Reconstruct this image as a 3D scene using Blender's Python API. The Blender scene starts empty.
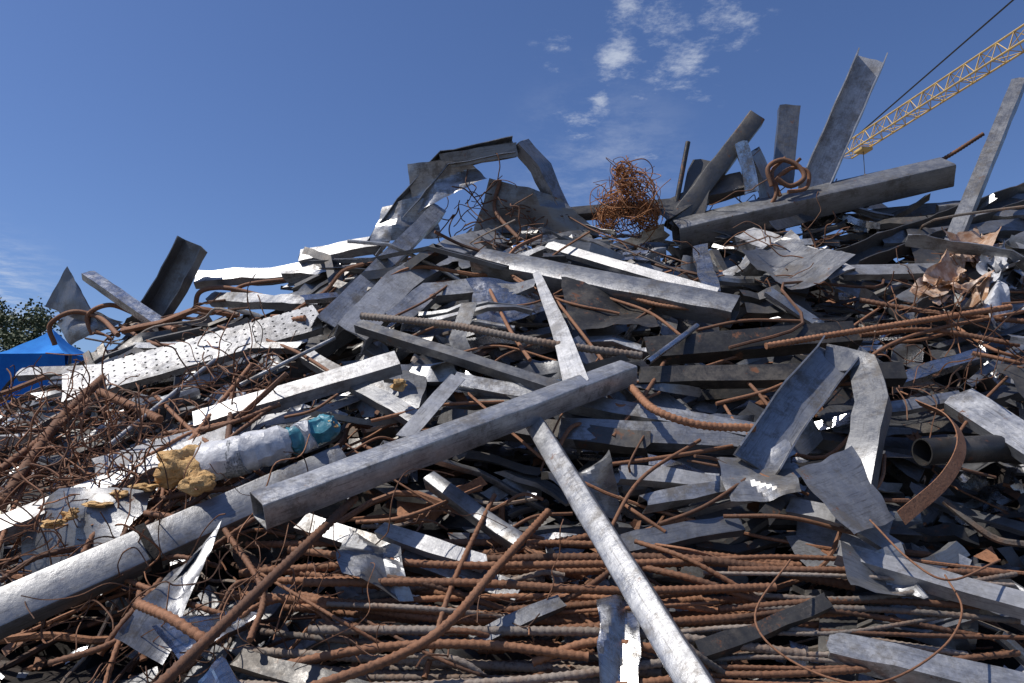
import bpy, math, random
from mathutils import Vector, noise
random.seed(11)
R=random.random; U=random.uniform
sc=bpy.context.scene
sc.view_settings.view_transform='Standard'; sc.view_settings.look='None'; sc.view_settings.exposure=0
CAM=Vector((0,0,1.7)); PITCH=math.radians(8); F=740.0
FW=Vector((0,math.cos(PITCH),math.sin(PITCH))); RT=Vector((1,0,0)); UPV=Vector((0,-math.sin(PITCH),math.cos(PITCH)))
# ------------------------------------------------------------ heap form
CREST=[(-16,0.1),(-12,.4),(-10.3,.6),(-7.4,1.5),(-6.6,2.5),(-5.7,3.3),(-4.5,3.6),(-3.1,3.95),(-2.06,4.4),(-1.2,4.75),(.7,4.75),(1.86,4.65),(2.7,4.85),(4.2,4.95),(5.6,5.1),(7.4,5.1),(10,4.5),(14,2.4),(18,0.2)]
def crest(x):
    if x<=CREST[0][0] or x>=CREST[-1][0]: return 0
    for a,b in zip(CREST,CREST[1:]):
        if a[0]<=x<=b[0]:
            t=(x-a[0])/(b[0]-a[0]); return a[1]+(b[1]-a[1])*t
Y0,YC=3.9,10.5
def H(x,y):
    if y<Y0: return 0.0
    if y<YC:
        t=(y-Y0)/(YC-Y0); s=1-(1-t)**1.25
    else:
        t=min(1,(y-YC)/9.0); s=1-t*t*(3-2*t)
    return crest(x)*s
def pit(x,y):
    v=noise.noise(Vector((x*.75,y*.9,3.3)))+.5*noise.noise(Vector((x*2.1,y*2.1,8.3)))
    return max(0,v+.16)*.95*min(1,H(x,y)/.8)
def HN(x,y):
    e=.25
    return Vector((-(H(x+e,y)-H(x-e,y))/(2*e),-(H(x,y+e)-H(x,y-e))/(2*e),1)).normalized()
def ray(px,py): return FW+RT*((px-512)/F)+UPV*((341.5-py)/F)
def hit(px,py):
    d=ray(px,py); t=3.0; dt=.05
    while t<15:
        p=CAM+d*t
        if p.y>10.35: break
        if p.z<H(p.x,p.y): return t
        t+=dt
    return 10.35/d.y
def pos(px,py,lift=0.15): return CAM+ray(px,py)*(hit(px,py)-lift)
# ------------------------------------------------------------ mesh builder
class MB:
    def __init__(s): s.v=[];s.f=[];s.uv=[];s.m=[];s.t=[]
    def build(s,name,mats,angle=32,parent=None):
        me=bpy.data.meshes.new(name); me.from_pydata(s.v,[],s.f)
        uvl=me.uv_layers.new(name='UVMap'); flat=[]
        for f in s.f:
            for i in f: flat+=s.uv[i]
        uvl.data.foreach_set('uv',flat)
        at=me.attributes.new('tone','FLOAT','POINT'); at.data.foreach_set('value',s.t)
        for m in mats: me.materials.append(m)
        me.polygons.foreach_set('material_index',s.m)
        me.polygons.foreach_set('use_smooth',[True]*len(s.f))
        me.update()
        me.set_sharp_from_angle(angle=math.radians(angle))
        ob=bpy.data.objects.new(name,me); sc.collection.objects.link(ob)
        if parent: ob.parent=parent
        return ob
def resample(path,seg):
    out=[path[0]]
    for a,b in zip(path,path[1:]):
        n=max(1,int((b-a).length/seg+.5))
        for i in range(1,n+1): out.append(a.lerp(b,i/n))
    return out
def catmull(P,n=8):
    if len(P)<3: return resample(P,(P[0]-P[-1]).length/n)
    Q=[P[0]*2-P[1]]+list(P)+[P[-1]*2-P[-2]]; out=[]
    for i in range(1,len(Q)-2):
        for k in range(n):
            t=k/n; a,b,c,d=Q[i-1],Q[i],Q[i+1],Q[i+2]
            out.append(.5*((2*b)+(c-a)*t+(2*a-5*b+4*c-d)*t*t+(3*b-a-3*c+d)*t**3))
    out.append(P[-1].copy()); return out
def sweep(mb,path,prof,up,closed=True,caps=True,amp=0.0,fr=3.0,mat=0,tone=.5,twist=0,inner=None,scales=None,roll=0,tear=0.0):
    n=len(prof); L=len(path); base=len(mb.v); d=0; so=Vector((U(0,50),U(0,50),U(0,50)))
    loops=[prof]+([inner] if inner else [])
    per=[0]
    for a,b in zip(prof,prof[1:]): per.append(per[-1]+math.hypot(a[0]-b[0],a[1]-b[1]))
    u0=U(0,30)
    N=up.copy()
    for i,p in enumerate(path):
        T=(path[min(i+1,L-1)]-path[max(i-1,0)]).normalized()
        N=(N-T*N.dot(T))
        if N.length<1e-4: N=T.orthogonal()
        N.normalize(); B=T.cross(N)
        if i: d+=(p-path[i-1]).length
        a=roll+twist*i/max(1,L-1); ca,sa=math.cos(a),math.sin(a)
        B2=B*ca+N*sa; N2=N*ca-B*sa
        k=scales[i] if scales else 1
        endw=max(0,1-min(i,L-1-i)/1.0) if tear else 0
        for pr in loops:
            for j,(x,y) in enumerate(pr):
                q=p+B2*(x*k)+N2*(y*k)
                if amp: 
                    q=q+noise.noise_vector(q*fr+so)*amp
                    q=q+noise.noise_vector(q*fr*3.1+so)*(amp*.35)
                if endw: q=q+T*(noise.noise(q*14+so)*tear)
                mb.v.append(q[:]); mb.uv.append((u0+d,per[j])); mb.t.append(tone)
    nl=len(loops); st=n*nl
    def quad(a,b,c,e): mb.f.append((a,b,c,e)); mb.m.append(mat)
    jj=n if closed else n-1
    for i in range(L-1):
        o=base+i*st
        for j in range(jj):
            k=(j+1)%n
            quad(o+j,o+k,o+st+k,o+st+j)
            if inner: quad(o+n+j,o+st+n+j,o+st+n+k,o+n+k)
    if closed and inner:
        for o in (base,base+(L-1)*st):
            for j in range(n):
                k=(j+1)%n; quad(o+j,o+n+j,o+n+k,o+k)
    elif closed and caps:
        for o in (base,base+(L-1)*st):
            mb.f.append(tuple(o+j for j in range(n))); mb.m.append(mat)
def p_box(w,h,r=None):
    r=r or min(w,h)*.1; a,b=w/2,h/2
    return [(-a,-b+r),(-a+r*.3,-b+r*.3),(-a+r,-b),(0,-b),(a-r,-b),(a-r*.3,-b+r*.3),(a,-b+r),(a,0),(a,b-r),(a-r*.3,b-r*.3),(a-r,b),(0,b),(-a+r,b),(-a+r*.3,b-r*.3),(-a,b-r),(-a,0)]
def p_boxin(w,h,t): return [(x*(1-2*t/w),y*(1-2*t/h)) for x,y in p_box(w,h)]
def p_chan(w,h,t):
    a=w/2; return [(-a,-h),(-a,0),(-a*.4,0),(a*.4,0),(a,0),(a,-h),(a-t,-h),(a-t,-t),(a*.4,-t),(-a*.4,-t),(-a+t,-t),(-a+t,-h)]
def p_chan_open(w,h,t):
    return [(x,-y-h*.5) for x,y in p_chan(w,h,t)][::-1]
def p_lip(w,h,t): 
    a=w/2;l=h*.35
    return [(-a+l,-h),(-a,-h),(-a,0),(0,0),(a,0),(a,-h),(a-l,-h),(a-l,-h+t),(a-t,-h+t),(a-t,-t),(0,-t),(-a+t,-t),(-a+t,-h+t),(-a+l,-h+t)]
def p_ang(w,h,t): a=w/2; return [(-a,0),(0,0),(a,0),(a,-h),(a-t,-h),(a-t,-t),(0,-t),(-a,-t)]
def p_flat(w,t): a=w/2; return [(-a,0),(-a*.3,0),(a*.3,0),(a,0),(a,-t),(a*.3,-t),(-a*.3,-t),(-a,-t)]
def circ(r,n): return [(r*math.cos(2*math.pi*i/n),r*math.sin(2*math.pi*i/n)) for i in range(n)]
def tube(mb,path,r,n=5,mat=0,tone=.5): sweep(mb,path,circ(r,n),Vector((.13,-.3,.9)),mat=mat,tone=tone)
def ribbed(mb,path,r,mat=0,tone=.5):
    P=resample(path,.014); sweep(mb,P,circ(r,8),Vector((.1,-.4,.9)),mat=mat,tone=tone,scales=[1.16 if i%3==0 else .95 for i in range(len(P))])
def patch(mb,C,nu,nv,amp=.04,folds=4,mat=0,tone=.5,edge=.03):
    base=len(mb.v); A,B,Cc,D=C
    N=((B-A).cross(D-A)).normalized(); so=Vector((U(0,50),U(0,50),0))
    fl=[(U(0,6.28),U(.2,.8),U(-1,1)*amp*4.2) for _ in range(folds)]
    w=(B-A).length;h=(D-A).length
    for i in range(nu+1):
        for j in range(nv+1):
            u,v=i/nu,j/nv
            p=A.lerp(B,u).lerp(D.lerp(Cc,u),v)
            ds=0
            for a,c,m in fl:
                s=(u-.5)*math.cos(a)+(v-.5)*math.sin(a)+.5-c
                ds+=m*(abs(s)-.2)
            ds+=noise.noise(p*3+so)*amp*.5+noise.noise(p*11+so)*amp*.08
            p=p+N*ds
            if i in(0,nu) or j in(0,nv): p=p+noise.noise_vector(p*6+so)*edge
            mb.v.append(p[:]); mb.uv.append((u*w+so.x,v*h)); mb.t.append(tone)
    for i in range(nu):
        for j in range(nv):
            a=base+i*(nv+1)+j
            mb.f.append((a,a+1,a+nv+2,a+nv+1)); mb.m.append(mat)
# ------------------------------------------------------------ materials
def newmat(name):
    m=bpy.data.materials.new(name); m.use_nodes=True; nt=m.node_tree
    return m,nt,nt.nodes['Principled BSDF']
def nd(nt,t,**k):
    n=nt.nodes.new(t)
    for a,b in k.items(): setattr(n,a,b)
    return n
def noi(nt,scale,detail=5,coord='Object',rough=.6,vec=None,stretch=None):
    tc=nd(nt,'ShaderNodeTexCoord'); n=nd(nt,'ShaderNodeTexNoise'); n.inputs['Scale'].default_value=scale; n.inputs['Detail'].default_value=detail; n.inputs['Roughness'].default_value=rough
    src=tc.outputs[coord]
    if stretch:
        mp=nd(nt,'ShaderNodeMapping'); mp.inputs['Scale'].default_value=stretch; nt.links.new(src,mp.inputs[0]); src=mp.outputs[0]
    nt.links.new(src,n.inputs['Vector']); return n.outputs['Fac']
def rng(nt,src,a,b,c=0,d=1):
    n=nd(nt,'ShaderNodeMapRange'); n.interpolation_type='SMOOTHSTEP'
    for k,v in zip(('From Min','From Max','To Min','To Max'),(a,b,c,d)): n.inputs[k].default_value=v
    nt.links.new(src,n.inputs['Value']); return n.outputs['Result']
def mix(nt,fac,a,b,bt='MIX'):
    n=nd(nt,'ShaderNodeMix',data_type='RGBA',blend_type=bt)
    if isinstance(fac,float): n.inputs[0].default_value=fac
    else: nt.links.new(fac,n.inputs[0])
    for s,i in ((a,6),(b,7)):
        if isinstance(s,tuple): n.inputs[i].default_value=(*s,1)
        else: nt.links.new(s,n.inputs[i])
    return n.outputs[2]
def mth(nt,op,a,b):
    n=nd(nt,'ShaderNodeMath',operation=op)
    for i,s in enumerate((a,b)):
        if isinstance(s,(int,float)): n.inputs[i].default_value=s
        else: nt.links.new(s,n.inputs[i])
    return n.outputs[0]
def bump(nt,b,src,st,dist=.01):
    n=nd(nt,'ShaderNodeBump'); n.inputs['Strength'].default_value=st; n.inputs['Distance'].default_value=dist
    nt.links.new(src,n.inputs['Height']); nt.links.new(n.outputs[0],b.inputs['Normal'])
def metal(name,lo,hi,metallic=.6,r0=.32,r1=.6,rustth=.62,holes=False,dirtk=.8):
    m,nt,b=newmat(name)
    at=nd(nt,'ShaderNodeAttribute',attribute_name='tone'); tone=at.outputs['Fac']
    base=mix(nt,tone,lo,hi)
    # zinc spangle: small irregular crystals of slightly different brightness
    tc0=nd(nt,'ShaderNodeTexCoord'); vo=nd(nt,'ShaderNodeTexVoronoi'); vo.inputs['Scale'].default_value=42; nt.links.new(tc0.outputs['Object'],vo.inputs['Vector'])
    sv=nd(nt,'ShaderNodeSeparateColor'); nt.links.new(vo.outputs['Color'],sv.inputs[0])
    base=mix(nt,rng(nt,sv.outputs[0],.1,.9,0,.25),base,tuple(c*.45 for c in hi))
    sp=noi(nt,7,6,rough=.7); base=mix(nt,rng(nt,sp,.42,.62,0,.4),base,tuple(c*.45 for c in hi))
    st=noi(nt,3,8,'UV',.8,stretch=(1.2,18,1)); base=mix(nt,rng(nt,st,.48,.7,0,dirtk),base,(.085,.08,.075))
    dn=noi(nt,2.3,10,rough=.8); base=mix(nt,rng(nt,dn,.48,.62,0,dirtk),base,(.11,.095,.078))
    rn=noi(nt,5,8,rough=.75); rf=rng(nt,rn,rustth,rustth+.07); base=mix(nt,rf,base,(.15,.062,.027))
    sc2=noi(nt,9,6,'UV',.8,stretch=(.25,22,1)); base=mix(nt,rng(nt,sc2,.62,.68,0,.4),base,(.65,.65,.66))
    nt.links.new(base,b.inputs['Base Color'])
    dirt=rng(nt,dn,.5,.66,0,1)
    nt.links.new(mth(nt,'MULTIPLY',rng(nt,rn,rustth,rustth+.07,metallic,.05),rng(nt,dirt,0,1,1,.4)),b.inputs['Metallic'])
    nt.links.new(mth(nt,'ADD',rng(nt,noi(nt,6,8,rough=.75),.3,.7,r0,r1),mth(nt,'MULTIPLY',sv.outputs[1],.08)),b.inputs['Roughness'])
    bump(nt,b,noi(nt,14,9,rough=.7),.3,.012)
    if holes:
        tc=nd(nt,'ShaderNodeTexCoord'); sx=nd(nt,'ShaderNodeSeparateXYZ'); nt.links.new(tc.outputs['UV'],sx.inputs[0])
        def cell(s,k): return mth(nt,'SUBTRACT',mth(nt,'FRACT',mth(nt,'MULTIPLY',s,k),0),.5)
        cx=cell(sx.outputs[0],10.0); cy=cell(sx.outputs[1],14.0)
        dd=mth(nt,'ADD',mth(nt,'MULTIPLY',cx,cx),mth(nt,'MULTIPLY',cy,cy))
        nt.links.new(mth(nt,'GREATER_THAN',dd,.016),b.inputs['Alpha'])
    return m
GALV=metal('galvanised_steel',(.09,.092,.096),(.50,.505,.515),metallic=.7,r0=.27,r1=.52)
GALV_LIT=metal('lit_galvanised_steel',(.26,.26,.265),(.49,.49,.495),metallic=.4,r0=.32,r1=.52,rustth=.7,dirtk=.6)  # galvanised steel whitened, so sunlit glare is put into the base colour
GALVP=metal('perforated_galvanised_steel',(.3,.3,.31),(.48,.48,.485),metallic=.45,holes=True,rustth=.7,dirtk=.5)
SHINY=metal('bright_aluminium',(.34,.345,.36),(.68,.69,.71),metallic=.95,r0=.14,r1=.34,rustth=.75)
DARK=metal('weathered_dark_steel',(.025,.024,.023),(.15,.145,.14),metallic=.6,rustth=.58,r0=.28)
def rustm(name,a,b_,c):
    m,nt,b=newmat(name)
    at=nd(nt,'ShaderNodeAttribute',attribute_name='tone')
    base=mix(nt,at.outputs['Fac'],a,b_)
    base=mix(nt,rng(nt,noi(nt,4,8,rough=.7),.45,.65,0,.7),base,c)
    base=mix(nt,rng(nt,noi(nt,45,4),.5,.7,0,.55),base,(.038,.02,.013))
    nt.links.new(base,b.inputs['Base Color']); b.inputs['Roughness'].default_value=.78; b.inputs['Metallic'].default_value=.08
    bump(nt,b,noi(nt,60,5),.6,.006); return m
RUST=rustm('rusty_steel',(.05,.026,.016),(.34,.16,.082),(.21,.088,.04))
GREYR=rustm('grey_rusted_steel',(.09,.078,.068),(.34,.28,.23),(.22,.13,.08))
def plain(name,a,b_,rough=.7,sc_=6,metallic=0,bs=.3,spec=.5):
    m,nt,b=newmat(name)
    base=mix(nt,rng(nt,noi(nt,sc_,8,rough=.7),.35,.7),a,b_); nt.links.new(base,b.inputs['Base Color'])
    b.inputs['Roughness'].default_value=rough; b.inputs['Metallic'].default_value=metallic; b.inputs['Specular IOR Level'].default_value=spec
    bump(nt,b,noi(nt,sc_*3,6),bs,.02); return m
CORE=plain('shade_darkened_rubble',(.006,.005,.004),(.024,.015,.011),.9,5,bs=1)  # dark rubble, taken near black so the gaps carry painted-in shade
# ------------------------------------------------------------ ground
mb=MB()
gp,gnt,gb=newmat('gravel_yard')
c=mix(gnt,rng(gnt,noi(gnt,.6,8),.35,.65),(.10,.09,.075),(.17,.155,.13)); c=mix(gnt,rng(gnt,noi(gnt,40,4),.45,.65,0,.6),c,(.06,.055,.05))
gnt.links.new(c,gb.inputs['Base Color']); gb.inputs['Roughness'].default_value=.95; bump(gnt,gb,noi(gnt,30,6),.8,.03)
S=1500
mb.v=[(-S,-S,0),(S,-S,0),(S,S,0),(-S,S,0)]; mb.f=[(0,1,2,3)]; mb.uv=[(0,0)]*4; mb.m=[0]; mb.t=[.5]*4
mb.build('ground',[gp])
# ------------------------------------------------------------ heap: core + filler
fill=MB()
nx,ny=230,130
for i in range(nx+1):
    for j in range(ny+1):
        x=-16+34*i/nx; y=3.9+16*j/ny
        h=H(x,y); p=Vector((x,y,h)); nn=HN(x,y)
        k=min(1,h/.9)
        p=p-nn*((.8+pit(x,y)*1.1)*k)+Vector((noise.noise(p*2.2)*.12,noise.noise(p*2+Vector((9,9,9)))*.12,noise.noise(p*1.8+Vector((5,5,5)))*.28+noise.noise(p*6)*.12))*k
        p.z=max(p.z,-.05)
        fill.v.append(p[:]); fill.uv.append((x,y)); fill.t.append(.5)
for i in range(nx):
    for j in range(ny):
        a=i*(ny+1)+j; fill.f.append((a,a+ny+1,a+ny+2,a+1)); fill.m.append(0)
MATS=[CORE,GALV,DARK,RUST,SHINY,GREYR,GALV_LIT]
def angdist(x,z):
    if R()<.25: return U(-1.5,1.5)
    if x<-1.5: return random.gauss(.38,.35)
    if x<2: return random.gauss(.0,.42)
    return random.gauss(-.12,.42)
def place(x,y,off,ang,tilt):
    n=HN(x,y); t1=Vector((1,0,0)); t1=(t1-n*t1.dot(n)).normalized(); t2=n.cross(t1)
    d=t1*math.cos(ang)+t2*math.sin(ang); d=(d+n*tilt).normalized()
    c=Vector((x,y,H(x,y)))+n*(off-pit(x,y))
    return c,d,n
def filler(cnt,ylo,yhi,offlo=-.5,offhi=.04,xlo=-9,xhi=10,big=1.0,tl=.16):
    made=0
    while made<cnt:
        x=U(xlo,xhi); y=U(ylo,yhi); z=H(x,y)
        if z<.1: continue
        made+=1
        rusty=.18+.5*max(0,1-z/1.3)+(.22 if x<-3.2 else 0)
        L=min(2.8,random.lognormvariate(-.3,.5))*big; w=min(.34,random.lognormvariate(-2.15,.45))*big; ang=angdist(x,z)
        c,d,n=place(x,y,U(offlo,offhi),ang,random.gauss(0,tl))
        rr=1.6 if R()<.4 else .7
        up=(n+Vector((U(-rr,rr),U(-rr,rr*.7),U(-.4,.8)))).normalized()
        if R()<rusty:
            r=random.choice([.008,.012,.016,.024]); L*=1.6/big
            side=n.cross(d)
            P=[c+d*(L*(k/4-.5))+side*random.gauss(0,.08*L)+n*random.gauss(0,.035*L) for k in range(5)]
            tube(fill,catmull(P,4),r,6,random.choice([3,3,3,5]),R())
            continue
        mat=random.choices([1,2,4,3,5,6],[56,25,8,3,3,5])[0]; tone=min(1,max(0,random.gauss(.55,.3)))
        side=n.cross(d)
        kink=.06*L
        P=[c-d*L/2]
        for k in (1,2): P.append(c+d*L*(k/3-.5)+side*random.gauss(0,kink)+n*random.gauss(0,kink*.9))
        P.append(c+d*L/2)
        P=resample(P,.14); t=R(); am=random.choice([.01,.025,.055])
        tw=random.gauss(0,.6)
        kw=dict(amp=am,mat=mat,tone=tone,twist=tw)
        if t<.3: sweep(fill,P,[(-w/2,-w*.4),(-w/2,0),(0,0),(w/2,0),(w/2,-w*.4)],up,closed=False,tear=.1,**kw)
        elif t<.42: sweep(fill,P,[(-w/2,-w*.3),(-w/2,0),(-w/6,0),(-w/6,-w*.2),(w/6,-w*.2),(w/6,0),(w/2,0),(w/2,-w*.3)],up,closed=False,tear=.1,**kw)
        elif t<.6: sweep(fill,P,[(-w/2,0),(0,0),(w/2,0),(w/2,-w*.7)],up,closed=False,tear=.1,**kw)
        elif t<.74: sweep(fill,P,p_flat(w*.8,.006),up,tear=.05,amp=am,mat=mat,tone=tone,twist=tw*2)
        elif t<.85: sweep(fill,P,p_box(w*.6,w*.6),up,inner=p_boxin(w*.6,w*.6,.006),amp=am*.3,mat=mat,tone=tone)
        elif t<.89: sweep(fill,P,circ(w*.25,10),up,inner=circ(w*.22,10),amp=am*.2,mat=mat,tone=tone)
        else:
            if mat in(3,5,6): mat=2
            s=U(.2,.5); a=d*s*U(.6,1.2); b=side*s*U(.5,1)
            b=(b+n*random.gauss(0,.35)*s)
            patch(fill,[c-a-b,c+a-b,c+a+b,c-a+b],10,10,amp=.045,folds=6,mat=mat,tone=tone*.8,edge=.05)
filler(2100,4.1,10.6,-.65,.04)
filler(460,4.9,10.4,-.1,.16,big=1.25,tl=.24)
filler(500,9.3,11.6,-.3,.1,tl=.22)
filler(500,11.5,18,-.4,.05,-11,13)
for _ in range(2200):
    x=U(-9,10); y=U(4.0,11); z=H(x,y)
    if z<.05: continue
    c,d,n=place(x,y,U(-.55,.02),U(0,6.28),U(-.4,.4)); s=U(.015,.07); sd=n.cross(d)
    patch(fill,[c-d*s-sd*s,c+d*s-sd*s*.7,c+d*s*1.3+sd*s,c-d*s+sd*s*.6],2,2,amp=.02,folds=2,mat=random.choice([1,2,3,4,3,5]),tone=R(),edge=.02)
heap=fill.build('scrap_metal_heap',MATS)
# ------------------------------------------------------------ hero pieces
HM={'g':GALV,'d':DARK,'s':SHINY,'r':RUST,'p':GALVP,'y':GREYR,'w':GALV_LIT}
def straight(pts):
    a=pts[0];b=pts[-1]; ta=hit(a[0],a[1])-a[2]; tb=hit(b[0],b[1])-b[2]; ex=0
    for k in range(1,8):
        s=k/8; A=CAM+ray(a[0],a[1])*ta; B=CAM+ray(b[0],b[1])*tb; P=A.lerp(B,s)-CAM
        dep=P.dot(FW); px=512+F*P.dot(RT)/dep; py=341.5-F*P.dot(UPV)/dep
        ex=max(ex,dep-hit(px,py)+.08)
    ta-=ex;tb-=ex
    return [CAM+ray(a[0],a[1])*ta,CAM+ray(b[0],b[1])*tb]
def hero(name,kind,pts,w,h,roll=0,tone=.6,amp=.008,mat='g',twist=0,seg=.18,smooth=False,sc0=None,straps=()):
    pts=[(p+(0.15,)) if len(p)==2 else p for p in pts]
    if len(pts)==2: P=straight(pts)
    else:
        P=[pos(*p) for p in pts]
        if smooth: P=catmull(P,6)
    dep=sum((p-CAM).dot(FW) for p in P)/len(P); W=w*dep/F; Hh=h*dep/F
    mid=P[len(P)//2]; n=HN(mid.x,min(mid.y,10.2)); up=(n*.5+(CAM-mid).normalized()*.6).normalized()
    P0=P; P=resample(P,seg); m=MB(); kw=dict(amp=amp,tone=tone,twist=twist,roll=math.radians(roll))
    if sc0: kw['scales']=[sc0+(1-sc0)*i/(len(P)-1) for i in range(len(P))]
    t=max(.006,W*.04)
    if kind=='box': sweep(m,P,p_box(W,Hh),up,inner=p_boxin(W,Hh,t),**kw)
    elif kind=='chan': sweep(m,P,p_chan(W,Hh,t),up,tear=.04,**kw)
    elif kind=='open': sweep(m,P,p_chan_open(W,Hh,t),up,tear=.04,**kw)
    elif kind=='lip': sweep(m,P,p_lip(W,Hh,t),up,**kw)
    elif kind=='ang': sweep(m,P,p_ang(W,Hh,t),up,tear=.03,**kw)
    elif kind=='flat': sweep(m,P,p_flat(W,.008),up,tear=.05,**kw)
    elif kind=='pipe': sweep(m,P,circ(W/2,20),up,inner=circ(W/2*.88,20),**kw)
    ob=m.build(name,[HM[mat]])
    for s in straps:
        m=MB(); a=P0[0].lerp(P0[-1],s); d=(P0[-1]-P0[0]).normalized()
        sweep(m,[a-d*.03,a+d*.03],p_box(W+.035,Hh+.035),up,inner=p_box(W+.02,Hh+.02),roll=math.radians(roll),tone=.5)
        m.build('strap',[CORE],parent=ob)
    return ob
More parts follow.
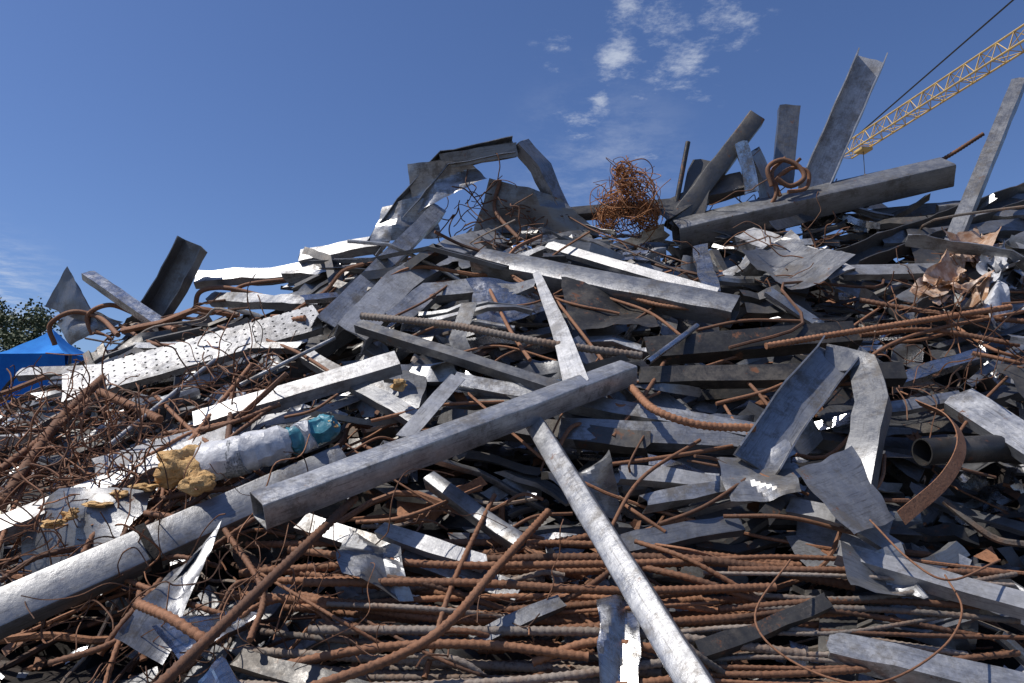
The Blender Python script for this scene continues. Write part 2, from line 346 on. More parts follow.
HERO=[
('steel_box_beam','box',[(258,511,.95),(628,372,.4)],28,24,32,.95,.006,'g'),
('steel_box_beam','box',[(536,425,.35),(712,712,.95)],25,25,-22,.7,.004,'g'),
('steel_box_beam','box',[(-60,640,.35),(345,462,.15)],38,24,6,.4,.004,'g',0,.18,False,None,(.44,)),
('steel_channel','chan',[(-30,535,.35),(232,430,.25)],20,14,20,.7,.006,'w'),
('steel_channel','lip',[(193,418,.3),(397,357,.3)],22,14,25,.7,.012,'w'),
('perforated_cable_tray','chan',[(62,388,.3),(318,316,.3)],34,10,10,.9,.01,'p'),
('steel_angle','ang',[(358,322,.4),(562,386,.4)],13,10,25,.1,.006,'g'),
('steel_channel','chan',[(325,322,.25),(440,207,.2)],17,14,-20,.95,.012,'g'),
('steel_channel','chan',[(352,332,.2),(400,280,.22),(455,246,.25),(500,234,.2)],28,18,-10,.9,.02,'w'),
('steel_channel','chan',[(395,318,.1),(430,290,.1),(475,285,.1)],22,10,0,.9,.03,'g'),
('steel_box_beam','box',[(478,262,.2),(735,312,.25)],28,20,25,.5,.012,'g'),
('steel_strip','ang',[(548,244,.4),(716,292,.4)],11,8,10,.5,.006,'w'),
('steel_box_beam','box',[(676,234,.3),(946,172,.4)],28,24,28,.5,.006,'g'),
('steel_channel','open',[(812,192,.2),(872,55,.3)],28,16,-8,.9,.01,'w'),
('steel_angle','ang',[(950,245,.3),(1019,78,.5)],13,12,10,.4,.006,'g'),
('bright_metal_strip','flat',[(536,272,.55),(560,330,.6),(577,386,.6)],22,4,-15,1,.004,'w',0,.18,False,.4),  # glint painted in by the whitened steel colour
('steel_channel','open',[(150,318,.2),(172,285,.25),(192,244,.3)],28,14,-5,.2,.03,'g'),
('steel_channel','chan',[(88,272,.2),(165,325,.25)],13,8,20,.6,.01,'s'),
('steel_box_beam','box',[(672,228,.2),(756,118,.2)],18,14,-15,.7,.02,'d'),
('steel_channel','chan',[(790,105,.1),(783,185,.2)],20,10,10,.15,.015,'g'),
('bright_metal_strip','chan',[(741,142,.4),(748,165,.4),(752,192,.4)],13,5,0,.7,.02,'s'),
('steel_channel','chan',[(690,215,.3),(705,160,.2)],26,10,0,.6,.03,'d'),
('steel_channel','chan',[(660,215,.3),(700,190,.2),(745,178,.25)],20,14,0,.7,.03,'d'),
('steel_channel','chan',[(755,150,.3),(770,180,.2),(775,215,.25)],14,10,20,.5,.03,'g'),
('steel_channel','chan',[(744,232,.35),(800,252,.3),(842,272,.3)],26,16,10,.9,.03,'w'),
('steel_channel','chan',[(843,270,.3),(942,268,.3)],13,9,10,.6,.008,'w'),
('steel_channel','open',[(845,262,.2),(1040,190,.3)],26,14,10,.8,.03,'d'),
('steel_channel','chan',[(870,215,.3),(1045,198,.35)],18,10,10,.3,.03,'g'),
('steel_channel','chan',[(880,238,.3),(1045,222,.35)],18,10,10,.45,.03,'g'),
('steel_channel','chan',[(905,300,.2),(1045,228,.3)],20,12,15,.5,.03,'g'),
('steel_channel','open',[(756,462,.3),(790,410,.5),(838,352,.6)],42,16,-10,.7,.015,'g'),
('bent_steel_plate','chan',[(826,356,.55),(862,362,.6),(872,400,.55),(862,445,.45),(852,486,.3)],30,14,0,.25,.02,'g'),
('steel_channel','chan',[(958,395,.3),(1045,450,.4)],34,14,10,.95,.01,'g'),
('steel_channel','chan',[(838,548,.3),(1045,606,.4)],22,16,25,.7,.01,'w'),
('steel_channel','chan',[(828,640,.3),(1045,690,.4)],32,20,20,.9,.02,'g'),
('steel_strip','flat',[(403,438,.4),(432,405,.45),(458,376,.4)],17,4,10,.8,.01,'w'),
('steel_channel','chan',[(455,378,.2),(770,432,.2)],18,14,20,.8,.012,'g'),
('steel_channel','chan',[(560,428,.15),(745,436,.2)],26,16,10,.6,.012,'g'),
('steel_channel','chan',[(440,415,.1),(650,440,.1)],20,16,10,.6,.02,'d'),
('steel_channel','chan',[(305,352,.15),(420,420,.15)],16,10,10,.45,.02,'g'),
('dark_steel_beam','chan',[(645,347,.35),(858,330,.35)],26,16,10,.15,.01,'d'),
('dark_steel_beam','chan',[(640,374,.25),(905,370,.3)],20,14,10,.2,.01,'d'),
('steel_box_beam','box',[(555,216,.1),(680,205,.1)],12,10,10,.4,.01,'d'),
('steel_pipe','pipe',[(648,362,.55),(697,326,.55)],6,6,0,.9,.0,'s'),
('steel_pipe','pipe',[(922,452,.3),(1040,446,.1)],27,27,0,.3,.0,'d'),
('steel_channel','chan',[(95,470,.25),(200,438,.25)],26,12,5,.8,.012,'w'),
('steel_channel','open',[(370,252,.1),(405,205,.15),(445,160,.2),(514,146,.25)],17,10,0,.6,.03,'g'),
('steel_channel','chan',[(522,140,.25),(545,165,.2),(570,222,.1)],19,12,30,.6,.03,'g'),
('steel_channel','chan',[(440,155,.2),(480,148,.25),(516,143,.25)],12,14,60,.35,.02,'g'),
('steel_channel','chan',[(195,276,.1),(270,272,.15),(340,262,.1)],16,10,10,.7,.04,'g'),
('steel_channel','chan',[(210,296,.15),(320,300,.1)],13,10,10,.65,.03,'g'),
('steel_channel','chan',[(300,255,.05),(380,240,.1)],16,10,10,.5,.03,'w'),
('steel_channel','chan',[(18,372,.2),(100,368,.2)],12,8,10,.6,.01,'g'),
('steel_box_beam','box',[(430,480,.15),(520,545,.2)],16,16,10,.35,.01,'g'),
('steel_channel','chan',[(300,520,.1),(520,590,.2)],20,12,10,.45,.02,'g'),
('steel_channel','chan',[(615,545,.1),(740,520,.1)],20,12,10,.4,.03,'g'),
('steel_channel','chan',[(620,470,.1),(780,488,.15)],17,12,10,.6,.03,'w'),
('steel_channel','chan',[(640,505,.1),(800,470,.1)],15,10,10,.9,.04,'g'),
('steel_channel','chan',[(790,505,.1),(850,520,.15),(900,550,.1)],18,10,10,.6,.03,'w'),
('steel_channel','chan',[(870,410,.1),(960,395,.15)],12,8,10,.8,.02,'g'),
('steel_channel','chan',[(890,380,.1),(985,350,.15)],14,10,10,.8,.03,'s'),
('steel_channel','chan',[(700,245,.3),(712,292,.3)],16,8,0,.75,.03,'s'),
('steel_angle','ang',[(130,345,.2),(300,345,.2)],8,8,10,.5,.01,'g'),
('steel_channel','chan',[(380,528,.3),(430,545,.3),(484,560,.3)],17,10,10,.6,.03,'w'),
('steel_channel','chan',[(470,640,.3),(560,600,.35)],15,10,10,.4,.03,'g'),
('steel_channel','chan',[(700,650,.3),(830,600,.3)],16,10,10,.3,.03,'d'),
('steel_channel','chan',[(240,660,.3),(400,700,.4)],20,10,10,.5,.03,'d'),
('steel_pipe','pipe',[(110,445,.3),(215,360,.3)],5,5,0,.7,.0,'g'),
('steel_pipe','pipe',[(240,385,.3),(335,338,.3)],4,4,0,.8,.0,'g'),
('steel_pipe','pipe',[(676,205,.2),(688,142,.2)],5,5,0,.2,.0,'d'),
]
for hh in HERO: hero(*hh)
def hsheet(name,c,amp=.05,folds=5,tone=.7,mat='g',n=16,edge=.02):
    m=MB(); patch(m,[pos(*p) for p in c],n,n,amp,folds+1,0,tone,edge); return m.build(name,[HM[mat]],angle=16)
hsheet('crumpled_metal_sheet',[(408,165,.2),(470,160,.3),(488,180,.2),(412,215,.2)],.05,5,.8)
hsheet('crumpled_metal_sheet',[(44,306,.2),(66,266,.25),(78,284,.2),(104,330,.2)],.04,4,.3)
hsheet('crumpled_metal_sheet',[(48,322,.2),(80,305,.25),(120,322,.2),(70,345,.2)],.07,5,.5)
hsheet('crumpled_metal_sheet',[(795,470,.6),(850,448,.45),(895,520,.3),(850,540,.55)],.025,2,.6)
hsheet('crumpled_metal_sheet',[(130,610,.4),(165,590,.4),(215,535,.4),(170,610,.3)],.05,4,.85,'s')
hsheet('crumpled_metal_sheet',[(120,650,.4),(175,560,.4),(225,530,.35),(160,655,.4)],.04,4,.7)
hsheet('crumpled_metal_sheet',[(335,510,.25),(400,545,.35),(410,592,.35),(346,588,.35)],.06,5,.6)
hsheet('crumpled_metal_sheet',[(598,610,.35),(640,590,.3),(640,690,.5),(600,690,.5)],.05,5,.6,'s')
hsheet('crumpled_metal_sheet',[(715,455,.2),(790,452,.3),(800,500,.2),(730,500,.2)],.06,5,.6)
hsheet('crumpled_metal_sheet',[(840,560,.2),(900,555,.3),(930,600,.3),(850,605,.3)],.06,4,.5)
hsheet('crumpled_metal_sheet',[(160,640,.4),(240,605,.4),(262,615,.4),(180,665,.4)],.04,3,.6,'s')
hsheet('crumpled_metal_sheet',[(200,690,.5),(228,662,.5),(250,690,.5),(215,720,.5)],.04,3,.7,'s')
hsheet('crumpled_metal_sheet',[(740,260,.3),(790,240,.35),(850,290,.3),(800,300,.3)],.05,4,.45,'g')
hsheet('crumpled_metal_sheet',[(560,290,.1),(640,295,.15),(660,330,.15),(570,325,.1)],.07,4,.2,'d')
hsheet('crumpled_metal_sheet',[(490,180,.1),(560,200,.15),(600,235,.15),(470,235,.1)],.08,6,.3,'g')
hsheet('crumpled_metal_sheet',[(380,205,.2),(430,195,.25),(440,235,.2),(370,245,.2)],.07,5,.6,'g')
hsheet('crumpled_metal_sheet',[(540,470,.05),(610,462,.1),(620,490,.1),(550,500,.05)],.07,5,.5,'g')
hsheet('crumpled_metal_sheet',[(900,230,.2),(960,215,.3),(985,250,.2),(920,262,.2)],.07,5,.6,'d')
# ------------------------------------------------------------ rebars
def rebar(pts,w,tone=.6,mat='r',rib=True,name='rusty_rebar',lift=.25):
    P=[pos(*(p if len(p)==3 else p+(lift,))) for p in pts]
    if len(pts)==2: P=straight([(p if len(p)==3 else p+(lift,)) for p in pts])
    dep=sum((p-CAM).dot(FW) for p in P)/len(P)
    P=catmull(P,8) if len(P)>2 else P
    m=MB(); r=w*dep/F/2
    if rib: ribbed(m,P,r,0,tone)
    else: tube(m,resample(P,.08),r,7,0,tone)
    return m.build(name,[HM[mat]],angle=60)
rebar([(362,316,.4),(450,325,.5),(540,342,.5),(642,356,.4)],7.5,.5,'y')
rebar([(632,388,.4),(655,410,.5),(700,425,.45),(755,428,.4)],8,1)
rebar([(766,346,.5),(850,332,.5),(1010,307,.5)],6,1)
rebar([(150,695,1.0),(355,498,.6)],10,.25)
rebar([(305,690,.6),(400,655,.6),(450,622,.6),(495,570,.55),(548,512,.3)],9,.65)
rebar([(0,505,.4),(60,420,.4),(112,370,.3)],9,.35)
rebar([(0,470,.4),(40,440,.4),(90,400,.3)],7,.5)
rebar([(193,346,.5),(250,328,.5),(305,318,.4)],6,1)
rebar([(138,604,.7),(170,618,.75),(205,640,.7)],10,.9)
rebar([(225,530,.3),(262,590,.4),(250,640,.5)],6,.5)
rebar([(100,392,.3),(130,405,.35),(160,420,.3)],8,.6)
rebar([(490,290,.3),(510,330,.35),(530,360,.3)],4,.8,rib=False)
rebar([(500,180,.2),(495,210,.2),(520,240,.2)],4,.4,rib=False)
rebar([(983,134,.4),(945,158,.3),(905,178,.2)],4,.3)
rebar([(860,300,.3),(930,312,.3),(1030,322,.3)],5,.4)
rebar([(820,400,.3),(900,340,.35),(1030,310,.3)],4,.6,rib=False)
rebar([(860,335,.3),(930,330,.3),(1020,345,.3)],5,.4)
rebar([(545,262,.3),(640,300,.3),(700,310,.3)],4,.8)
rebar([(600,550,.2),(640,480,.25),(700,440,.2)],4,.5,rib=False)
rebar([(790,560,.6),(755,615,.7),(790,660,.7),(870,684,.8),(940,650,.7),(962,610,.6),(945,575,.5)],2.2,.6,rib=False,name='rusty_wire')
rebar([(870,520,.5),(910,560,.6),(950,580,.6),(1000,560,.5)],2.2,.6,rib=False,name='rusty_wire')
for k in range(38):
    t=k/37; y=550+150*t+U(-8,8); x0=U(210,330) if k%3 else U(420,560); x1=U(520,860); L=-.2+.45*R()
    sag=U(-14,14); sl=U(-28,26)
    rebar([(x0,y+U(-20,16),L+.05),((x0*2+x1)/3,y+sag*.7,L+.12),((x0+2*x1)/3,y+sag+sl*.4,L+.12),(x1,y+sl,L+.05)],U(5,9.5),U(.2,1),random.choice('rrrry'))
for k in range(14):
    x0=U(230,700); y=U(560,680); a=random.gauss(0,.5); L=U(70,200); dx,dy=math.cos(a)*L/2,math.sin(a)*L/2
    rebar([(x0-dx,y-dy,.2),(x0+U(-10,10),y+U(-12,12),.35),(x0+dx,y+dy,.2)],U(3,7),U(.1,.8),random.choice('rry'))
for k in range(16):
    y=U(560,690); x0=U(640,760)
    rebar([(x0,y,.2),(x0+130,y+U(-15,10),.25),(x0+U(220,330),y+U(-25,20),.15)],U(4,7),U(.1,.8),random.choice('rry'))
for k in range(26):
    x=U(-10,260); y=U(400,680); a=random.gauss(-.5,.5); L=U(50,150)
    dx,dy=math.cos(a)*L/2,math.sin(a)*L/2
    rebar([(x-dx,y-dy,.2),(x+U(-12,12),y+U(-12,12),.3),(x+dx,y+dy,.2)],U(3.5,6.5),U(.1,1),'r')
for k in range(48):
    x=U(260,1010); y=U(270,560); a=random.gauss(-.1,.5); L=U(40,140)
    dx,dy=math.cos(a)*L/2,math.sin(a)*L/2
    rebar([(x-dx,y-dy,.12),(x+U(-12,12),y+U(-12,12),.2),(x+dx,y+dy,.1)],U(2,4.5),U(.2,1),'r',rib=False)
def band(pts,w,tone,mat='r',name='rusty_steel_band'):
    P=catmull([pos(*p) for p in pts],8); m=MB(); dep=(P[0]-CAM).dot(FW)
    sweep(m,P,p_flat(w*dep/F,.008),Vector((.7,-.6,.3)),tone=tone); m.build(name,[HM[mat]])
band([(918,402,.5),(950,418,.55),(962,445,.6),(945,480,.55),(902,518,.5)],12,.8)
def hook(pts,w,tone,name='bent_rebar'): rebar(pts,w,tone,'r',rib=False,name=name)
hook([(772,186,.5),(768,168,.5),(782,160,.5),(798,166,.55),(804,178,.6),(790,186,.6),(776,178,.6)],5,.4)
hook([(780,196,.5),(776,180,.45),(792,168,.45),(808,172,.5),(806,188,.5),(788,192,.55)],4,.7)
hook([(762,215,.4),(776,195,.5),(772,172,.45),(785,158,.4)],4,.5)
hook([(55,345,.2),(50,325,.25),(72,312,.3),(100,318,.3),(118,335,.3)],5,.6)
hook([(92,335,.2),(88,315,.25),(110,305,.3),(140,316,.3),(175,330,.3)],5,.8)
hook([(195,310,.2),(200,292,.25),(225,288,.3),(262,296,.3)],5,.6)
hook([(225,300,.2),(245,285,.25),(300,278,.3)],4,.5)
hook([(120,325,.2),(160,345,.25),(230,338,.3)],4,.5)
# ------------------------------------------------------------ wire tangles
BR=rustm('orange_rusty_wire',(.15,.06,.02),(.42,.18,.065),(.30,.11,.035))
def tangle(name,cx,cy,rx,ry,cnt,lift,w=1.6,tone=(.3,1),mat=RUST):
    m=MB(); c=pos(cx,cy,lift); dep=(c-CAM).dot(FW); s=dep/F
    for k in range(cnt):
        P=[]
        x,y=cx+U(-rx,rx),cy+U(-ry,ry); p=pos(x,y,lift*U(.2,1)); v=Vector((U(-1,1),U(-.5,.5),U(-.6,.6)))
        for q in range(int(U(4,9))):
            P.append(p.copy()); v=(v+Vector((U(-1,1),U(-1,1),U(-1,1)))*.8).normalized(); p=p+v*U(.06,.2)
        tube(m,catmull(P,5),U(.6,1.2)*w*s/2,4,0,U(*tone))
    m.build(name,[mat],angle=70)
def bush(name,cx,cy,lift):
    m=MB(); c=pos(cx,cy,lift); s=(c-CAM).dot(FW)/F
    cores=[(0,14,28),(-12,4,22),(10,-2,24),(2,-18,17),(-18,20,15),(20,18,14),(-4,-30,10)]
    for k in range(360):
        ox,oy,rr=random.choice(cores); o=c+Vector((ox*s,U(-10,10)*s,-oy*s)); P=[]
        ax=Vector((U(-1,1),U(-1,1),U(-1,1))).normalized(); b=ax.orthogonal().normalized(); d=ax.cross(b); ph=U(0,6); g=U(.3,1.1)
        for q in range(int(U(3,6))):
            t=q*.8+ph; g*=U(.8,1.2)
            P.append(o+((b*math.cos(t)+d*math.sin(t))*g+ax*U(-.35,.35))*rr*s)
        if R()<.35: P.append(P[-1]+Vector((U(-1,1),U(-.5,.5),U(-.3,1)))*17*s)
        tube(m,catmull(P,5),U(.5,1.1)*s*.52,4,0,U(.2,1))
    m.build(name,[BR],angle=70)
bush('rusty_wire_ball',626,200,.35)
tangle('rusty_wire_tangle',80,450,110,60,260,.35,1.6,(.1,1))
tangle('rusty_wire_tangle',60,520,90,60,130,.35,1.6,(.1,1))
tangle('rusty_wire_tangle',225,370,60,25,60,.3,1.4,(.1,.9))
tangle('rusty_wire_tangle',500,220,50,30,55,.3,1.3,(0,.5))
tangle('rusty_wire_tangle',950,340,80,50,60,.3,1.3,(0,.8))
tangle('rusty_wire_tangle',330,600,220,70,90,.4,1.5,(0,.9))
tangle('rusty_wire_tangle',760,240,60,40,40,.3,1.3,(0,.7))
# ------------------------------------------------------------ coloured debris
WH=plain('white_plastic_film',(.42,.42,.43),(.68,.68,.68),.4,14); TE=plain('teal_plastic',(.03,.15,.20),(.07,.27,.33),.4,9)
YE=plain('yellow_foam',(.44,.25,.09),(.66,.43,.19),.85,14,bs=.8); PL=plain('torn_packaging_film',(.30,.15,.07),(.56,.44,.34),.35,9)
def roll(pts,w,mat,name,amp,fr=7,taper=.25):
    P=catmull([pos(*p) for p in pts],12); m=MB(); dep=(P[0]-CAM).dot(FW); r=w*dep/F/2
    L=len(P); sw=[1-taper*max(0,1-min(i,L-1-i)/2.0)+.05*noise.noise(Vector((i*.7,w,0))) for i in range(L)]
    sweep(m,P,circ(r,28),Vector((0,-.5,.8)),amp=amp,fr=fr,scales=sw); return m.build(name,[mat],angle=24)
roll([(198,466,.5),(242,454,.55),(288,442,.5)],38,WH,'wrapped_white_bundle',.02,14)
roll([(286,443,.5),(308,436,.5),(334,424,.45)],28,TE,'teal_plastic_bag',.035,12,.4)
roll([(300,439,.52),(306,436,.53),(313,433,.52)],31,WH,'white_plastic_bag',.02,12,.05)
GP=plain('printed_grey_label',(.10,.11,.12),(.5,.5,.5),.5,60)
roll([(226,459,.55),(236,457,.555),(246,454,.55)],39.5,GP,'printed_label_band',.0,12,.0)
def lump(name,px,py,rx,ry,lift,mat,amp,seed):
    c=pos(px,py,lift); s=(c-CAM).dot(FW)/F; m=MB(); nu,nv=40,26
    for i in range(nu):
        for j in range(nv+1):
            a=2*math.pi*i/nu;b=math.pi*j/nv
            v=Vector((math.sin(b)*math.cos(a),math.sin(b)*math.sin(a),math.cos(b)))
            k=1+amp*.7*noise.noise(v*1.2+Vector((seed,0,0)))-amp*.35*abs(noise.noise(v*2.6+Vector((seed,3,0))))+amp*.06*noise.noise(v*10)
            m.v.append((c+Vector((v.x*rx*s,v.y*rx*s*.7,v.z*ry*s))*k)[:]); m.uv.append((i*.1,j*.1)); m.t.append(.5)
    for i in range(nu):
        for j in range(nv):
            a=i*(nv+1)+j;b=((i+1)%nu)*(nv+1)+j; m.f.append((a,a+1,b+1,b)); m.m.append(0)
    m.build(name,[mat],angle=30)
lump('yellow_foam_chunk',184,466,27,20,.6,YE,.9,3); lump('yellow_foam_chunk',197,482,17,11,.64,YE,.9,8)
for q,(x,y,a,b) in enumerate([(52,524,12,4),(70,514,9,5),(97,505,14,3),(118,495,10,4),(146,487,13,4),(168,476,8,4),(330,425,7,4),(400,385,8,5)]): lump('yellow_foam_scrap',x,y,a,b,.5,YE,1.2,q*2+20)
for k in range(16):
    x=U(930,1000); y=U(245,300); a=U(10,32); b=U(6,18)
    m=MB(); patch(m,[pos(x-a,y+U(-6,6),.45),pos(x+U(-9,9),y-b,.5),pos(x+a,y+U(-6,6),.45),pos(x+U(-8,8),y+b,.5)],14,14,.04,10,0,.5,.08); m.build('torn_packaging_film',[PL if k%4 else WH],angle=18)
# ------------------------------------------------------------ blue tent, tree, crane
BL=plain('blue_tarpaulin',(.02,.16,.5),(.035,.24,.64),.85,1.2,spec=.15)
def tent(cx,cy,w,hw,ht):
    e=bpy.data.objects.new('blue_canopy_tent',None); sc.collection.objects.link(e)
    m=MB(); nseg=10
    C=[Vector((cx-w/2,cy-w/2,hw)),Vector((cx+w/2,cy-w/2,hw)),Vector((cx+w/2,cy+w/2,hw)),Vector((cx-w/2,cy+w/2,hw))]; ap=Vector((cx,cy,ht))
    for k in range(4):
        a,b=C[k],C[(k+1)%4]; bs=len(m.v)
        for i in range(nseg+1):
            for j in range(nseg+1):
                u,v=i/nseg,j/nseg; p=a.lerp(b,u).lerp(ap,v); p.z-=.3*math.sin(math.pi*v)*(1-.4*abs(u-.5))+.06*noise.noise(p*2.5); m.v.append(p[:]); m.uv.append((u,v)); m.t.append(.5)
        for i in range(nseg):
            for j in range(nseg): q=bs+i*(nseg+1)+j; m.f.append((q,q+nseg+1,q+nseg+2,q+1)); m.m.append(0)
        patch(m,[a,b,b-Vector((0,0,2.2)),a-Vector((0,0,2.2))],16,8,.07,4,0,.5,.0)
    m.build('canopy',[BL],parent=e)
    m=MB()
    for c_ in C: tube(m,[Vector((c_.x,c_.y,0)),c_-Vector((0,0,.02))],.04,8)
    m.build('legs',[DARK],parent=e)
tent(-13.2,21,2.9,4.1,5.0); tent(-16.0,20,2.6,3.3,4.0)
LF=plain('tree_leaves',(.035,.055,.02),(.08,.10,.04),.7,1.5); BK=plain('tree_bark',(.07,.05,.035),(.13,.10,.07),.9)
def tree(x,y,h,cr,seed):
    random.seed(seed); e=bpy.data.objects.new('broadleaf_tree',None); sc.collection.objects.link(e)
    m=MB(); b=Vector((x,y,0)); top=Vector((x+.3,y,h*.9))
    P=[b,b.lerp(top,.35)+Vector((.15,0,0)),b.lerp(top,.7),top]; P=catmull(P,5)
    sweep(m,P,circ(h*.025,10),Vector((0,1,0)),scales=[1.2-1.1*i/(len(P)-1) for i in range(len(P))])
    cl=[]
    for k in range(38):
        t=U(.3,.92); o=b.lerp(top,t); a=U(0,6.28); rr=cr*(1.25-t)*U(.5,1.1)
        q=o+Vector((math.cos(a)*rr,math.sin(a)*rr,U(.1,.09*h))); pp=catmull([o,o.lerp(q,.5)+Vector((0,0,.2)),q],4)
        sweep(m,pp,circ(h*.008,6),Vector((0,.2,1)),scales=[1-.8*i/(len(pp)-1) for i in range(len(pp))]); cl.append(q); cl.append(o.lerp(q,.6))
    cl.append(top)
    m.build('trunk_and_limbs',[BK],parent=e)
    m=MB()
    for c in cl:
        s=U(.5,1.0)
        for k in range(120):
            p=c+Vector((random.gauss(0,.45),random.gauss(0,.45),random.gauss(0,.35)))*s
            a=Vector((U(-1,1),U(-1,1),U(-1,1))).normalized()*.09; q=a.orthogonal().normalized()*.06; i=len(m.v)
            for v in(p-a,p+q,p+a,p-q): m.v.append(v[:]); m.uv.append((0,0)); m.t.append(R())
            m.f.append((i,i+1,i+2,i+3)); m.m.append(0)
    m.build('crown',[LF],parent=e)
tree(-26.4,40,9.9,3.2,5); tree(-30,42,10.8,3.6,8)
random.seed(99)
YL,ynt,yb=newmat('yellow_crane_paint'); yc=mix(ynt,rng(ynt,noi(ynt,1.5,6),.4,.7),(.64,.43,.14),(.48,.32,.12)); ynt.links.new(yc,yb.inputs['Base Color']); yb.inputs['Roughness'].default_value=.5
STL=plain('crane_cable_steel',(.03,.03,.03),(.06,.06,.06),.5)
cr=bpy.data.objects.new('tower_crane',None); sc.collection.objects.link(cr)
tip=CAM+ray(846,158)*82; zt=tip.z
d2=ray(1024,46); kk=(zt-CAM.z)/d2.z; B=CAM+d2*kk
dirj=(B-tip); dirj.z=0; dirj.normalize(); root=tip+dirj*56
def lattice(m,a,b,w,h,step,up=Vector((0,0,1)),tri=True,r=.07):
    d=(b-a).normalized(); s=d.cross(up).normalized(); u=s.cross(d); n=int((b-a).length/step); st=(b-a).length/n
    def pt(i,k):
        c=a+d*(st*i)
        return c+[s*(-w/2),s*(w/2),u*h][k] if tri else c+[s*(-w/2)-u*(w/2),s*(w/2)-u*(w/2),s*(w/2)+u*(w/2),s*(-w/2)+u*(w/2)][k]
    K=3 if tri else 4
    for k in range(K): tube(m,[pt(0,k),pt(n,k)],r*1.4,6)
    for i in range(n):
        for k in range(K):
            l=(k+1)%K
            tube(m,[pt(i,k),pt(i,l)],r*.6,4)
            tube(m,[pt(i,k),pt(i+1,l)] if i%2 else [pt(i,l),pt(i+1,k)],r*.6,4)
m=MB(); lattice(m,tip,root,1.4,1.7,1.7,r=.065); lattice(m,root,root+dirj*14,1.4,1.0,1.7); m.build('jib',[YL],parent=cr)
m=MB(); lattice(m,Vector((root.x,root.y,0)),Vector((root.x,root.y,zt)),1.8,1.8,2,up=Vector((0,1,0)),tri=False,r=.09)
apex=root+Vector((0,0,8.5)); 
for sx in(-.7,.7):
    for sy in(-.7,.7): tube(m,[root+Vector((sx,sy,0)),apex],.1,6)
m.build('mast',[YL],parent=cr)
m=MB()
for f in (.04,.45):
    a=tip+dirj*(56*f)+Vector((0,0,1.7)); tube(m,[a,apex],.08,5)
tube(m,[root+dirj*13,apex],.07,5)
hk=tip+dirj*3; tube(m,[hk,hk-Vector((0,0,3.2))],.04,5)
m.build('pendant_cables',[STL],parent=cr)
m=MB(); c=root+dirj*12-Vector((0,0,1.5)); sweep(m,[c-Vector((0,0,1.2)),c+Vector((0,0,1.2))],p_box(2.2,1.6),dirj); m.build('counterweight',[GREYR],parent=cr)
m=MB(); c=root-dirj*1.8; sweep(m,[c-Vector((0,0,2.2)),c],p_box(1.4,1.6),dirj); m.build('cab',[YL],parent=cr)
m=MB()
c=tip+dirj*3-Vector((0,0,.35)); sweep(m,[c-dirj*.7,c+dirj*.7],p_box(1.3,.3),Vector((0,0,1)))
c=tip+dirj*3-Vector((0,0,3.4)); sweep(m,[c-Vector((0,0,.35)),c+Vector((0,0,.35))],p_box(.25,.5),dirj)
m.build('trolley_and_hook',[YL],parent=cr)
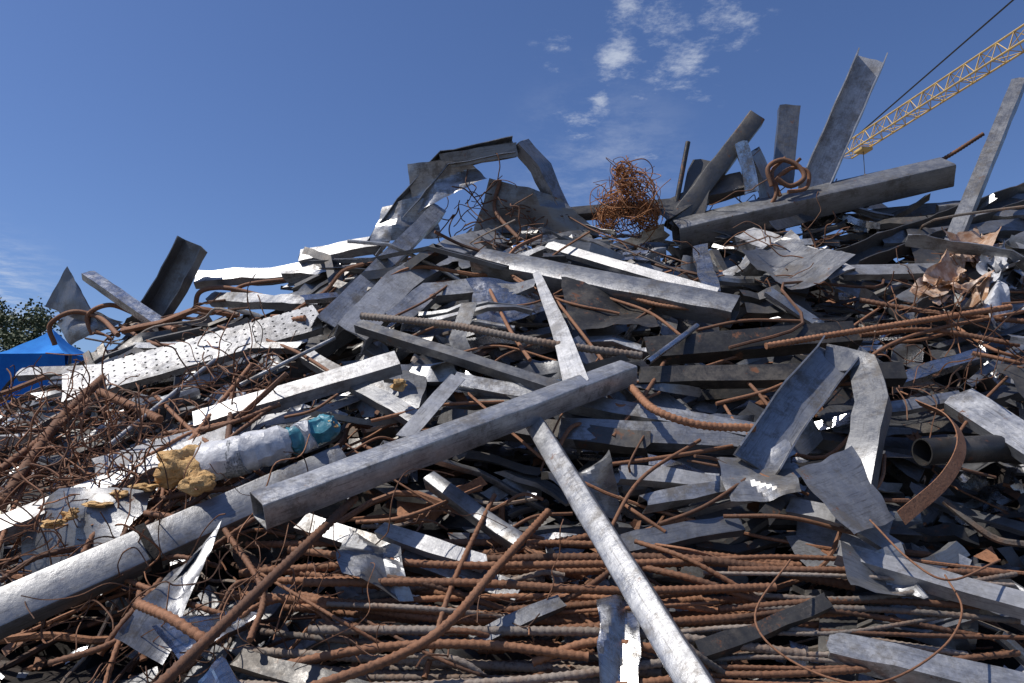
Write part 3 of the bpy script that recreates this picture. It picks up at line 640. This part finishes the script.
# ------------------------------------------------------------ light, sky
Sd=Vector((-.52,-.08,.85)).normalized()
w=bpy.data.worlds.new('World'); sc.world=w; w.use_nodes=True; nt=w.node_tree
bg=nt.nodes['Background']; sk=nd(nt,'ShaderNodeTexSky',sky_type='NISHITA'); sk.sun_disc=False
sk.sun_elevation=math.asin(Sd.z); sk.sun_rotation=math.atan2(Sd.x,Sd.y); sk.altitude=200; sk.air_density=1.0; sk.dust_density=.8; sk.ozone_density=3.0
bg.inputs['Strength'].default_value=.084
tc=nd(nt,'ShaderNodeTexCoord'); gen=tc.outputs['Generated']
def skn(scale,detail,rough,off=0):
    sx=nd(nt,'ShaderNodeSeparateXYZ'); nt.links.new(gen,sx.inputs[0])
    z=mth(nt,'MAXIMUM',sx.outputs[2],.03); cx=nd(nt,'ShaderNodeCombineXYZ')
    nt.links.new(mth(nt,'DIVIDE',sx.outputs[0],z),cx.inputs[0]); nt.links.new(mth(nt,'DIVIDE',sx.outputs[1],z),cx.inputs[1]); cx.inputs[2].default_value=off
    n=nd(nt,'ShaderNodeTexNoise'); n.inputs['Scale'].default_value=scale; n.inputs['Detail'].default_value=detail; n.inputs['Roughness'].default_value=rough
    nt.links.new(cx.outputs[0],n.inputs['Vector']); return n.outputs['Fac']
def mask(px,py,r):
    v=ray(px,py).normalized(); n=nd(nt,'ShaderNodeVectorMath',operation='DISTANCE'); nt.links.new(gen,n.inputs[0]); n.inputs[1].default_value=v
    return rng(nt,n.outputs['Value'],0,r/F,1,0)
cl=None
n1=skn(9,9,.7)
for px,py,r,k in [(617,58,42,.85),(668,22,46,.8),(682,62,48,.7),(600,103,24,.72),(735,30,60,.48),(715,10,50,.55),(625,0,50,.5),(560,50,50,.42),(575,125,50,.48),(650,95,60,.4),(640,150,50,.4),(700,75,50,.45)]:
    mk=mth(nt,'MULTIPLY',mask(px,py,r),k); cl=mk if cl is None else mth(nt,'MAXIMUM',cl,mk)
cm=rng(nt,mth(nt,'ADD',mth(nt,'MULTIPLY',cl,.5),mth(nt,'MULTIPLY',n1,1.1)),.72,1.12,0,.65)
cm=mth(nt,'MULTIPLY',cm,rng(nt,cl,0,.35,0,1))
veil=None
for px,py,r,k in [(600,170,120,.25),(-20,300,80,.6)]:
    mk=mth(nt,'MULTIPLY',mask(px,py,r),k); veil=mk if veil is None else mth(nt,'MAXIMUM',veil,mk)
vm=mth(nt,'MULTIPLY',veil,rng(nt,skn(3.5,9,.7,4),.4,.7))
cf=mth(nt,'MAXIMUM',cm,vm)
blue=mix(nt,1.0,sk.outputs[0],(.87,1.0,1.32),'MULTIPLY')
col=mix(nt,cf,blue,(8.4,9.0,10.0))
nt.links.new(col,bg.inputs['Color'])
sl=bpy.data.lights.new('sun','SUN'); sl.energy=4.7; sl.angle=math.radians(.5); sl.color=(1,.95,.88)
so=bpy.data.objects.new('sun',sl); so.rotation_euler=Sd.to_track_quat('Z','Y').to_euler(); sc.collection.objects.link(so)
cam=bpy.data.cameras.new('camera'); cam.lens=36*F/1024; cam.sensor_width=36; cam.clip_end=3000; cam.clip_start=.05
co=bpy.data.objects.new('camera',cam); co.location=CAM; co.rotation_euler=(math.pi/2+PITCH,0,0); sc.collection.objects.link(co); sc.camera=co
